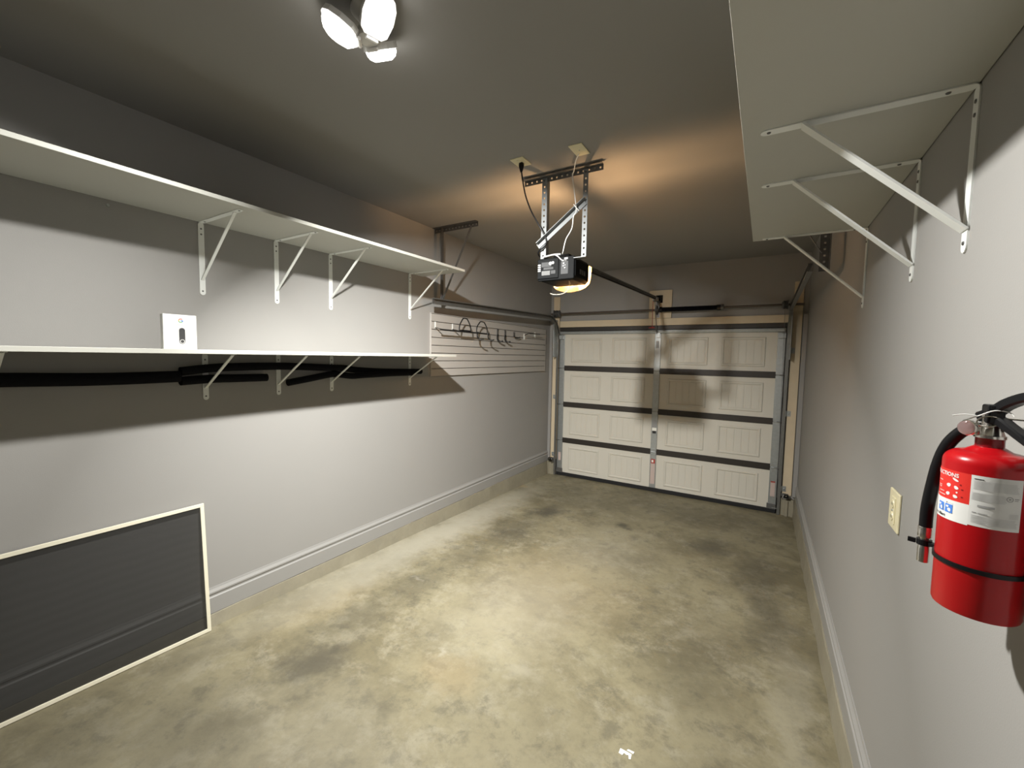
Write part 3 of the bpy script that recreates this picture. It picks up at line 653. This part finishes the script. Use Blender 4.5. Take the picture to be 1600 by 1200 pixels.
t = tag(obj('peg_hook', tube(nb(), smooth_path([(.026, -1.09, 1.985), (.034, -1.085, 1.968), (.045, -1.06, 1.960), (.048, -1.01, 1.960), (.048, -.98, 1.972)], 5), .0075, 8), 'hook_black', None, 0, True), 'small black peg hook, right of the curled hooks', 'hook', 'slatwall hooks')
obj('back_plate', bx(.0187, .0265, -1.10, -1.065, 1.97, 2.03), 'galv_dark', t)
t = thing('bar_hook', (.02, -.70, 2.0), 'short black bar on two pale mounts beside the door track', 'hook', 'slatwall hooks')
obj('bar', tube(nb(), [(.09, -.80, 2.03), (.09, -.52, 2.035)], .007, 8), 'hook_black', t)
for y, z in ((-.82, 1.985), (-.53, 2.02)):
    bm = nb(); box(bm, .0187, .0245, y-.018, y+.018, z-.035, z+.04); obj('mount', bm, 'bracket_white', t, .002, False, 'pale metal mount'); obj('standoff', beam(nb(), (.0247, y, z+.02), (.09, y, 2.032), .010, .008, (0, 1, 0)), 'hook_black', t)

# ------------------------------------------------------------------ leaning window screen
t = thing('window_screen', (.06, -5.0, fz(-5.0)), 'cream-framed window screen with dark mesh leaning on the left wall', 'window screen')
ya, yb_ = -5.60, -4.470
def sp(y, h): # point on the leaning plane: h from 0 (bottom) to 1 (top)
    zb = fz(y)+.002; zt = .866
    return Vector((.066+(.021-.066)*h, y, zb+(zt-zb)*h))
nrm = Vector((.80, 0, .045)).normalized()
fw = .019
def bar(p, q, side, nm='frame_bar'): obj(nm, beam(nb(), p, q, fw, .010, side), 'screen_frame', t, .0015, False, 'cream aluminium frame bar')
up = (sp(-5, 1)-sp(-5, 0)).normalized()
bar(sp(ya, 0)+up*fw/2, sp(yb_, 0)+up*fw/2, up); bar(sp(ya, 1)-up*fw/2, sp(yb_, 1)-up*fw/2, up)
dy = Vector((0, fw/2, 0))
bar(sp(ya, 0)+dy+up*fw, sp(ya, 1)+dy-up*fw, (0, 1, 0)); bar(sp(yb_, 0)-dy+up*fw, sp(yb_, 1)-dy-up*fw, (0, 1, 0))
bm = nb(); i = fw*.8
bm.faces.new([bm.verts.new(p) for p in (sp(ya, 0)+up*i, sp(yb_, 0)+up*i, sp(yb_, 1)-up*i, sp(ya, 1)-up*i)])
obj('mesh', bm, 'screen_mesh', t, 0, False, 'dark insect mesh')

# ------------------------------------------------------------------ floor litter
P = [(2.277,-3.905),(2.324,-3.907),(2.327,-3.931),(2.32,-3.934),(2.314,-3.918),(2.307,-3.921),(2.296,-3.917),(2.293,-3.931),(2.277,-3.929)]
def scrap(P, lab):
    bm = nb(); lo = [bm.verts.new((x, y, fz(y)+.0006)) for x, y in P]; hi = [bm.verts.new((x, y, fz(y)+.003)) for x, y in P]
    bm.faces.new(lo[::-1]); bm.faces.new(hi); n = len(P)
    for i in range(n): bm.faces.new((lo[i], lo[(i+1)%n], hi[(i+1)%n], hi[i]))
    tag(obj('paper_scrap', bm, 'paper_white', None), lab, 'litter', 'scraps on the floor')
scrap(P, 'larger bent white scrap lying on the concrete floor')
scrap([(2.306,-3.892),(2.331,-3.891),(2.33,-3.902),(2.302,-3.899)], 'thin white scrap beside the larger one on the concrete floor')

# ------------------------------------------------------------------ safety sensors at the door
for x, s, lab in ((.085, 1, 'black safety sensor at the foot of the left door track'), (2.985, -1, 'black safety sensor at the foot of the right door track')):
    t = thing('safety_sensor', (x, -.09, .24), lab, 'sensor', 'door safety sensors')
    obj('housing', bx(x-.022, x+.022, -.125, -.075, .222, .262), 'black_plastic', t, .005)
    obj('eye', lathe(nb(), [(.009, 0), (.007, .004)], (x+s*.022, -.10, .243), (s, 0, 0), 12), 'print_palegrey', t)
    obj('sensor_bracket', bx(min(x, x+s*.045), max(x, x+s*.045), -.075, -.071, .23, .262), 'galv_dark', t)
    obj('indicator', lathe(nb(), [(.004, 0), (.003, .003)], (x, -.125, .245), (0, -1, 0), 8), 'plate_cream', t)

# ------------------------------------------------------------------ wall outlet
t = thing('wall_outlet', (W, -3.813, 1.27), 'cream outlet plate on the right wall beside the fire extinguisher', 'outlet')
obj('plate', bx(W-.007, W, -3.868, -3.762, 1.209, 1.331), 'plate_cream', t, .003)
obj('switch_insert', bx(W-.010, W-.006, -3.838, -3.798, 1.228, 1.312), 'plate_cream', t, .002)
for z in (1.250, 1.290): obj('socket', lathe(nb(), [(.014, 0), (.013, .002)], (W-.010, -3.818, z), (-1, 0, 0), 14), 'plate_cream', t)
for z in (1.250, 1.290):
    for dy_ in (-.005, .005): obj('slot', bx(W-.0125, W-.0118, -3.818+dy_-.001, -3.818+dy_+.001, z-.004, z+.004), 'print_black', t)
obj('screw', lathe(nb(), [(.004, 0), (.003, .002)], (W-.010, -3.818, 1.27), (-1, 0, 0), 8), 'galv', t)

# ------------------------------------------------------------------ fire extinguisher
EX, EY, ER = 3.0248, -4.5825, .0512
e = thing('fire_extinguisher', (EX, EY, 1.332), 'red fire extinguisher with black hose mounted on the right wall', 'fire extinguisher')
def cp(deg, z, r): a = math.radians(deg); return Vector((EX+r*math.cos(a), EY+r*math.sin(a), z))
pr = [(.030, 1.3345), (.046, 1.332), (ER-.0015, 1.3335), (ER, 1.338), (ER, 1.574)]
for k in range(1, 9):
    a = math.pi/2*k/8; pr.append((ER-.022*(1-math.cos(a)), 1.574+.020*math.sin(a)))
pr += [(.020, 1.600), (.0172, 1.602)]
obj('cylinder', lathe(nb(), [(r, z) for r, z in pr], (EX, EY, 0), (0, 0, 1), 64), 'ext_red', e, 0, True)
obj('neck', lathe(nb(), [(.0165, 1.598), (.0165, 1.616), (.0172, 1.617)], (EX, EY, 0), (0, 0, 1), 32), 'ext_neck', e, 0, True, 'dark red neck ring')
bm = lathe(nb(), [(.0185, 1.6165), (.0185, 1.6205), (.0160, 1.622), (.0125, 1.632), (.0105, 1.642), (.0105, 1.652)], (EX, EY, 0), (0, 0, 1), 28)
obj('valve', bm, 'chrome', e, 0, True, 'metal valve body')
def patch(name, a0, a1, z0, z1, m, off, lab=None, par=e, n=None):
    bm = nb(); n = n or max(1, int(abs(a1-a0)/4)); V = []
    for k in range(n+1):
        a = a0+(a1-a0)*k/n; V.append((bm.verts.new(cp(a, z0, ER+off)), bm.verts.new(cp(a, z1, ER+off))))
    for p, q in zip(V, V[1:]): bm.faces.new((p[0], q[0], q[1], p[1]))
    return obj(name, bm, m, par, 0, True, lab)
patch('instruction_label', -232, -125.2, 1.513, 1.5615, 'print_red', .0003, 'red instruction panel')
patch('brand_strip', -232, -125.2, 1.480, 1.513, 'label_white', .0003, 'white strip with blue pictograms')
lab_ = patch('data_label', -125.2, -62.5, 1.482, 1.5615, 'label_white', .0003, 'white data label with fine grey print')
def cyl_text(body, size, a_anchor, z, m, align, off, name, par=e, lab=None, xs=1.0):
    cu = bpy.data.curves.new('txt', 'FONT'); cu.body = body; cu.size = size; cu.align_x = align; cu.resolution_u = 3
    cu.offset = size*.02
    o = bpy.data.objects.new('txt', cu); COL.objects.link(o); dg = bpy.context.evaluated_depsgraph_get(); dg.update()
    me = bpy.data.meshes.new_from_object(o.evaluated_get(dg)); bpy.data.objects.remove(o)
    bm = nb(); bm.from_mesh(me); bpy.data.meshes.remove(me)
    bmesh.ops.triangulate(bm, faces=bm.faces)
    for v in bm.verts: v.co = cp(a_anchor+math.degrees(v.co.x*xs/ER), z+v.co.y, ER+off)
    return obj(name, bm, m, par, 0, False, lab)
try:
    cyl_text('INSTRUCTIONS', .0088, -141.5, 1.5515, 'label_white', 'RIGHT', .0007, 'lettering', lab='white lettering')
    cyl_text('First Alert', .0072, -159.5, 1.4832, 'print_black', 'RIGHT', .0007, 'lettering', lab='black lettering')
except Exception as ex: print('text failed', ex)
# pictograms on the red panel
def blob(a, z, da, dz, m, off=.0007, name='pictogram', par=e, n=10, rot=0, lab=None):
    bm = nb(); r = math.radians(rot); V = []
    for k in range(n):
        t_ = 2*math.pi*k/n; u, v = math.cos(t_)*(1+.15*math.sin(3*t_)), math.sin(t_)
        uu, vv = u*da*math.cos(r)-v*dz*math.sin(r), u*da*math.sin(r)+v*dz*math.cos(r)
        V.append(bm.verts.new(cp(a+math.degrees(uu/ER), z+vv, ER+off)))
    bm.faces.new(V); return obj(name, bm, m, par, 0, False, lab)
for (a, z, da, dz, rot) in ((-146.5, 1.5475, .0048, .0018, -25), (-157.5, 1.5365, .0036, .0030, 20), (-144.5, 1.5350, .0034, .0026, -30), (-158, 1.5225, .0034, .0028, 20), (-145, 1.5205, .0034, .0026, -20), (-143, 1.5275, .0014, .0014, 0)):
    blob(a, z, da, dz, 'label_white', rot=rot, lab='white pictogram')
for (a0, a1, z) in ((-184, -172, 1.5415), (-184, -174, 1.533), (-184, -174, 1.5300), (-180, -166, 1.5240), (-182, -163, 1.5185)):
    patch('printed_line', a0, a1, z-.0007, z+.0007, 'tag_pink', .0007)
for (a0, a1, z) in ((-139.5, -137, 1.541), (-137, -134, 1.534), (-136.5, -134, 1.522)):
    patch('printed_line', a0, a1, z-.001, z+.001, 'ext_neck', .0007)
for k, (a0, a1) in enumerate(((-178, -164), (-161, -147.3))):
    patch('blue_pictogram', a0, a1, 1.4915, 1.5055, 'print_blue', .0007, 'blue pictogram square')
    blob((a0+a1)/2+1.5, 1.4965, .0026, .0032, 'label_white', .0011, rot=25, lab='white figure'); blob((a0+a1)/2-2, 1.5015, .0024, .0018, 'label_white', .0011, lab='white figure')
patch('printed_line', -159, -157.5, 1.5068, 1.5086, 'print_black', .0007); patch('printed_line', -156.5, -147, 1.5072, 1.5082, 'print_palegrey', .0007)
# fine print on the data label
def lines(rows, m):
    for (a0, a1, z, h) in rows: patch('printed_line', a0, a1, z-h/2, z+h/2, m, .0007, None, lab_)
lines([(-121.5, -110, 1.5560, .0014)], 'print_grey')
lines([(-122, -67+random.uniform(-6, 0), 1.5535-.0021*k, .0011) for k in range(7)], 'print_palegrey')
lines([(-123, -82+random.uniform(-6, 2), 1.5345-.0021*k, .0011) for k in range(6)], 'print_palegrey')
lines([(-115.5, -95.5, 1.5145, .0032)], 'print_lightgrey')
lines([(-121, -116, 1.5035, .0016), (-114, -103, 1.5030, .0016)], 'print_lightgrey')
lines([(-122, -66+random.uniform(-8, 0), 1.4990-.0022*k, .0011) for k in range(6)], 'print_palegrey')
lines([(-78, -66, 1.5085-.002*k, .0010) for k in range(4)], 'print_palegrey')
bm = nb(); n = 20; V = [[bm.verts.new(cp(-79+math.degrees(r*math.cos(2*math.pi*k/n)/ER), 1.5315+r*math.sin(2*math.pi*k/n), ER+.0008)) for k in range(n)] for r in (.0030, .0040)]
for k in range(n): bm.faces.new((V[0][k], V[0][(k+1)%n], V[1][(k+1)%n], V[1][k]))
obj('certification_mark', bm, 'print_lightgrey', lab_); lines([(-80.5, -77.5, 1.5315, .0022), (-73, -67, 1.5325, .0014), (-73, -68, 1.530, .001)], 'print_lightgrey')
# strap band, clip, hose, nozzle
bm = nb(); V = []
for k in range(49):
    a = -180+360*k/48; V.append([bm.verts.new(cp(a, z, ER+r)) for z, r in ((1.4075, .0003), (1.4075, .0026), (1.4145, .0026), (1.4145, .0003))])
for p, q in zip(V, V[1:]):
    for k in range(4): bm.faces.new((p[k], q[k], q[(k+1)%4], p[(k+1)%4]))
obj('strap_band', bm, 'black_plastic', e, 0, True, 'black plastic retaining band')
HA, HR = 133, .0755     # hose hangs on this side of the cylinder
hx, hy = cp(HA, 0, HR).x, cp(HA, 0, HR).y
bm = nb(); beam(bm, cp(HA, 1.411, ER+.001), cp(HA, 1.411, HR-.004), .006, .010, (0, 0, 1)); lathe(bm, [(.0085, -.005), (.0105, -.005), (.0105, .005), (.0085, .005)], (hx, hy, 1.411), (0, 0, 1), 20)
beam(bm, cp(HA+6, 1.411, HR+.008), cp(HA+8, 1.411, HR+.018), .008, .004, (0, 0, 1)); obj('hose_clip', bm, 'black_plastic', e)
dirh = (Vector((hx, hy, 0))-Vector((EX, EY, 0))).normalized()
pts = [Vector((EX, EY, z))+dirh*r for r, z in ((.010, 1.630), (.028, 1.626), (.042, 1.613), (.055, 1.591), (.064, 1.560), (.070, 1.522), (.0750, 1.475), (.0755, 1.4385))]
obj('hose', tube(nb(), smooth_path(pts, 8), .0092, 16), 'rubber_black', e, 0, True, 'black rubber hose')
obj('ferrule', lathe(nb(), [(.0098, 0), (.0100, .004), (.0100, .017), (.0085, .020)], (hx, hy, 1.421), (0, 0, 1), 20), 'chrome', e, 0, True, 'silver ferrule')
obj('nozzle', lathe(nb(), [(.0062, 0), (.0082, .001), (.0086, .025), (.0080, .030), (.0065, .038), (.0078, .046), (.0078, .050)], (hx, hy, 1.374), (0, 0, 1), 20), 'chrome', e, 0, True, 'silver nozzle')
# gauge on the room side of the valve
gd = Vector((-.80, -.60, 0)).normalized(); gc = Vector((2.9985, -4.586, 1.6305))
obj('gauge_body', lathe(nb(), [(.004, -.022), (.004, -.004), (.0125, -.003), (.0128, .002), (.0115, .0035)], gc, gd, 24), 'chrome', e, 0, True, 'round pressure gauge')
obj('gauge_dial', lathe(nb(), [(.0105, 0), (.0105, .0006)], gc+gd*.0036, gd, 24), 'tag_pink', e, 0, False, 'pinkish gauge dial')
obj('gauge_lens', lathe(nb(), [(.0115, 0), (.0105, .003), (.007, .005), (.001, .0058)], gc+gd*.0044, gd, 24), 'clear_plastic', e, 0, True, 'clear gauge cover')
# handle and lever: reach towards the camera side of the wall
hd = Vector((.42, -.91, 0)).normalized(); hs = Vector((hd.y, -hd.x, 0)); T = Vector((EX, EY, 0)); zz = lambda z: Vector((0, 0, z))
def channel(pts, wdt, th, m, nm, lb):
    sp_ = smooth_path(pts, 6); bm = nb(); rings = []
    for i, p in enumerate(sp_):
        t_ = (sp_[min(i+1, len(sp_)-1)]-sp_[max(i-1, 0)]).normalized(); n_ = t_.cross(hs).normalized(); k = th[0]+(th[1]-th[0])*i/(len(sp_)-1)
        rings.append([bm.verts.new(p+hs*a*wdt/2+n_*b*k/2) for a, b in ((-1,-.6),(-.7,-1),(.7,-1),(1,-.6),(1,.6),(.7,1),(-.7,1),(-1,.6))])
    for a, b in zip(rings, rings[1:]):
        for k in range(8): bm.faces.new((a[k], a[(k+1)%8], b[(k+1)%8], b[k]))
    bm.faces.new(rings[0][::-1]); bm.faces.new(rings[-1]); return obj(nm, bm, m, e, 0, True, lb)
channel([T-hd*.016+zz(1.648), T+hd*.004+zz(1.658), T+hd*.022+zz(1.673), T+hd*.050+zz(1.686), T+hd*.085+zz(1.690), T+hd*.115+zz(1.688)], .018, (.016, .013), 'black_plastic', 'lever', 'black squeeze lever')
channel([T-hd*.006+zz(1.640), T+hd*.012+zz(1.645), T+hd*.030+zz(1.636), T+hd*.065+zz(1.615), T+hd*.105+zz(1.597)], .018, (.016, .009), 'black_plastic', 'carry_handle', 'black carry handle')
bm = nb(); box(bm, EX-.010, EX+.010, EY-.016, EY+.010, 1.640, 1.670); obj('handle_hinge', bm, 'black_plastic', e, .003)
obj('rivet', lathe(nb(), [(.0035, 0), (.0025, .002)], T+hs*.011+zz(1.652), hs, 10), 'chrome', e)
# pull pin ring, tamper seal
rc = Vector((EX-.008, EY-.014, 1.6435)); ra = Vector((.93, -.25, .10)).normalized(); rb = Vector((0, -.2, 1)).normalized()
obj('pull_ring', tube(nb(), [rc+ra*.0125*math.cos(2*math.pi*k/24)+rb*.0085*math.sin(2*math.pi*k/24) for k in range(25)], .0011, 8), 'chrome', e, 0, True, 'steel pull ring')
obj('pull_pin', tube(nb(), [rc+Vector((.012, .002, .006)), rc+Vector((.040, -.010, .006))], .0014, 8), 'chrome', e, 0, False, 'steel pull pin')
obj('tamper_seal', tube(nb(), smooth_path([rc+Vector((-.028, .004, -.002)), rc+Vector((-.012, 0, .008)), rc+Vector((.004, -.004, .018)), rc+Vector((.018, -.008, .017)), rc+Vector((.023, -.012, .011))], 5), .0009, 6), 'white_plastic', e, 0, True, 'thin white tamper seal')
obj('tamper_seal', tube(nb(), smooth_path([rc+Vector((-.040, .004, .006)), rc+Vector((-.026, .002, .009)), rc+Vector((-.014, 0, .008))], 5), .0009, 6), 'white_plastic', e, 0, True, 'thin white tamper seal')
# wall bracket behind
bm = nb(); box(bm, W-.006, W-.0005, EY-.02, EY+.02, 1.36, 1.645); box(bm, EX+.012, W-.003, EY-.012, EY+.012, 1.628, 1.636); obj('wall_hook', bm, 'white_plastic', e, .001, False, 'white steel wall hook')

# ------------------------------------------------------------------ three-lobed ceiling lamp
LC = Vector((1.484, -4.521, 0))
L = thing('ceiling_lamp', (LC.x, LC.y, H), 'bright three-lobed LED ceiling lamp', 'lamp')
obj('canopy', lathe(nb(), [(.058, 0), (.058, .008), (.045, .022), (.030, .030), (.026, .060), (.034, .064), (.034, .096), (.020, .104)], (LC.x, LC.y, H), (0, 0, -1), 32), 'led_body', L, 0, True, 'white lamp holder')
for ang in (225, 344, 109):
    a = math.radians(ang); d = Vector((math.cos(a), math.sin(a), 0)); s = Vector((-d.y, d.x, 0)); tilt = math.radians(LED_TILT[ang])
    d2 = d*math.cos(tilt)+zz(math.sin(tilt)); n2 = zz(-math.cos(tilt))+d*math.sin(tilt)      # panel face looks down and outwards
    c0 = LC+zz(H-.108)+d*.034
    def lobe_outline(grow=0):
        P = []
        for (u, v) in ((.004, .030), (.018, .046), (.060, .054), (.100, .050), (.122, .038), (.132, .018)): P.append((u, v))
        full = P+[(u, -v) for u, v in P[::-1]]
        return [(u*(1+grow) if grow < 0 else u, v*(1+grow)) for u, v in full]
    bm = nb(); O_ = lobe_outline(); lo_ = [bm.verts.new(c0+d2*u+s*v) for u, v in O_]; hi_ = [bm.verts.new(c0+d2*u+s*v-n2*.020) for u, v in O_]
    bm.faces.new(lo_[::-1]); bm.faces.new(hi_)
    for k in range(len(O_)): bm.faces.new((lo_[k], lo_[(k+1)%len(O_)], hi_[(k+1)%len(O_)], hi_[k]))
    lob = obj('lobe_housing', bm, 'led_body', L, 0, False, 'white lamp lobe housing')
    bm = nb(); Q = [(u*.90+.006, v*.9) for u, v in O_]
    rings = [[bm.verts.new(c0+d2*((u-.066)*k+.066)+s*v*k+n2*h) for u, v in Q] for k, h in ((1, .001), (.97, .012), (.84, .024), (.55, .033))]
    for p, q in zip(rings, rings[1:]):
        for k in range(len(Q)): bm.faces.new((p[k], p[(k+1)%len(Q)], q[(k+1)%len(Q)], q[k]))
    bm.faces.new(rings[-1])
    obj('led_panel', bm, 'led_glow', lob, 0, False, 'glowing domed LED panel')
    al = bpy.data.lights.new('led_beam', 'AREA'); al.shape = 'DISK'; al.size = .085; al.energy = LED_POWER[ang]; al.color = LED_COLOR[:3]; al.spread = math.radians(LED_SPREAD[ang])
    ao = bpy.data.objects.new('led_beam', al); COL.objects.link(ao); ao.parent = lob
    ao.location = c0+d2*.066+n2*.037-L.location; ao.rotation_euler = n2.to_track_quat('-Z', 'Y').to_euler()
    obj('hinge', tube(nb(), [c0-s*.02-d*.006, c0+s*.02-d*.006], .007, 8), 'led_body', lob)
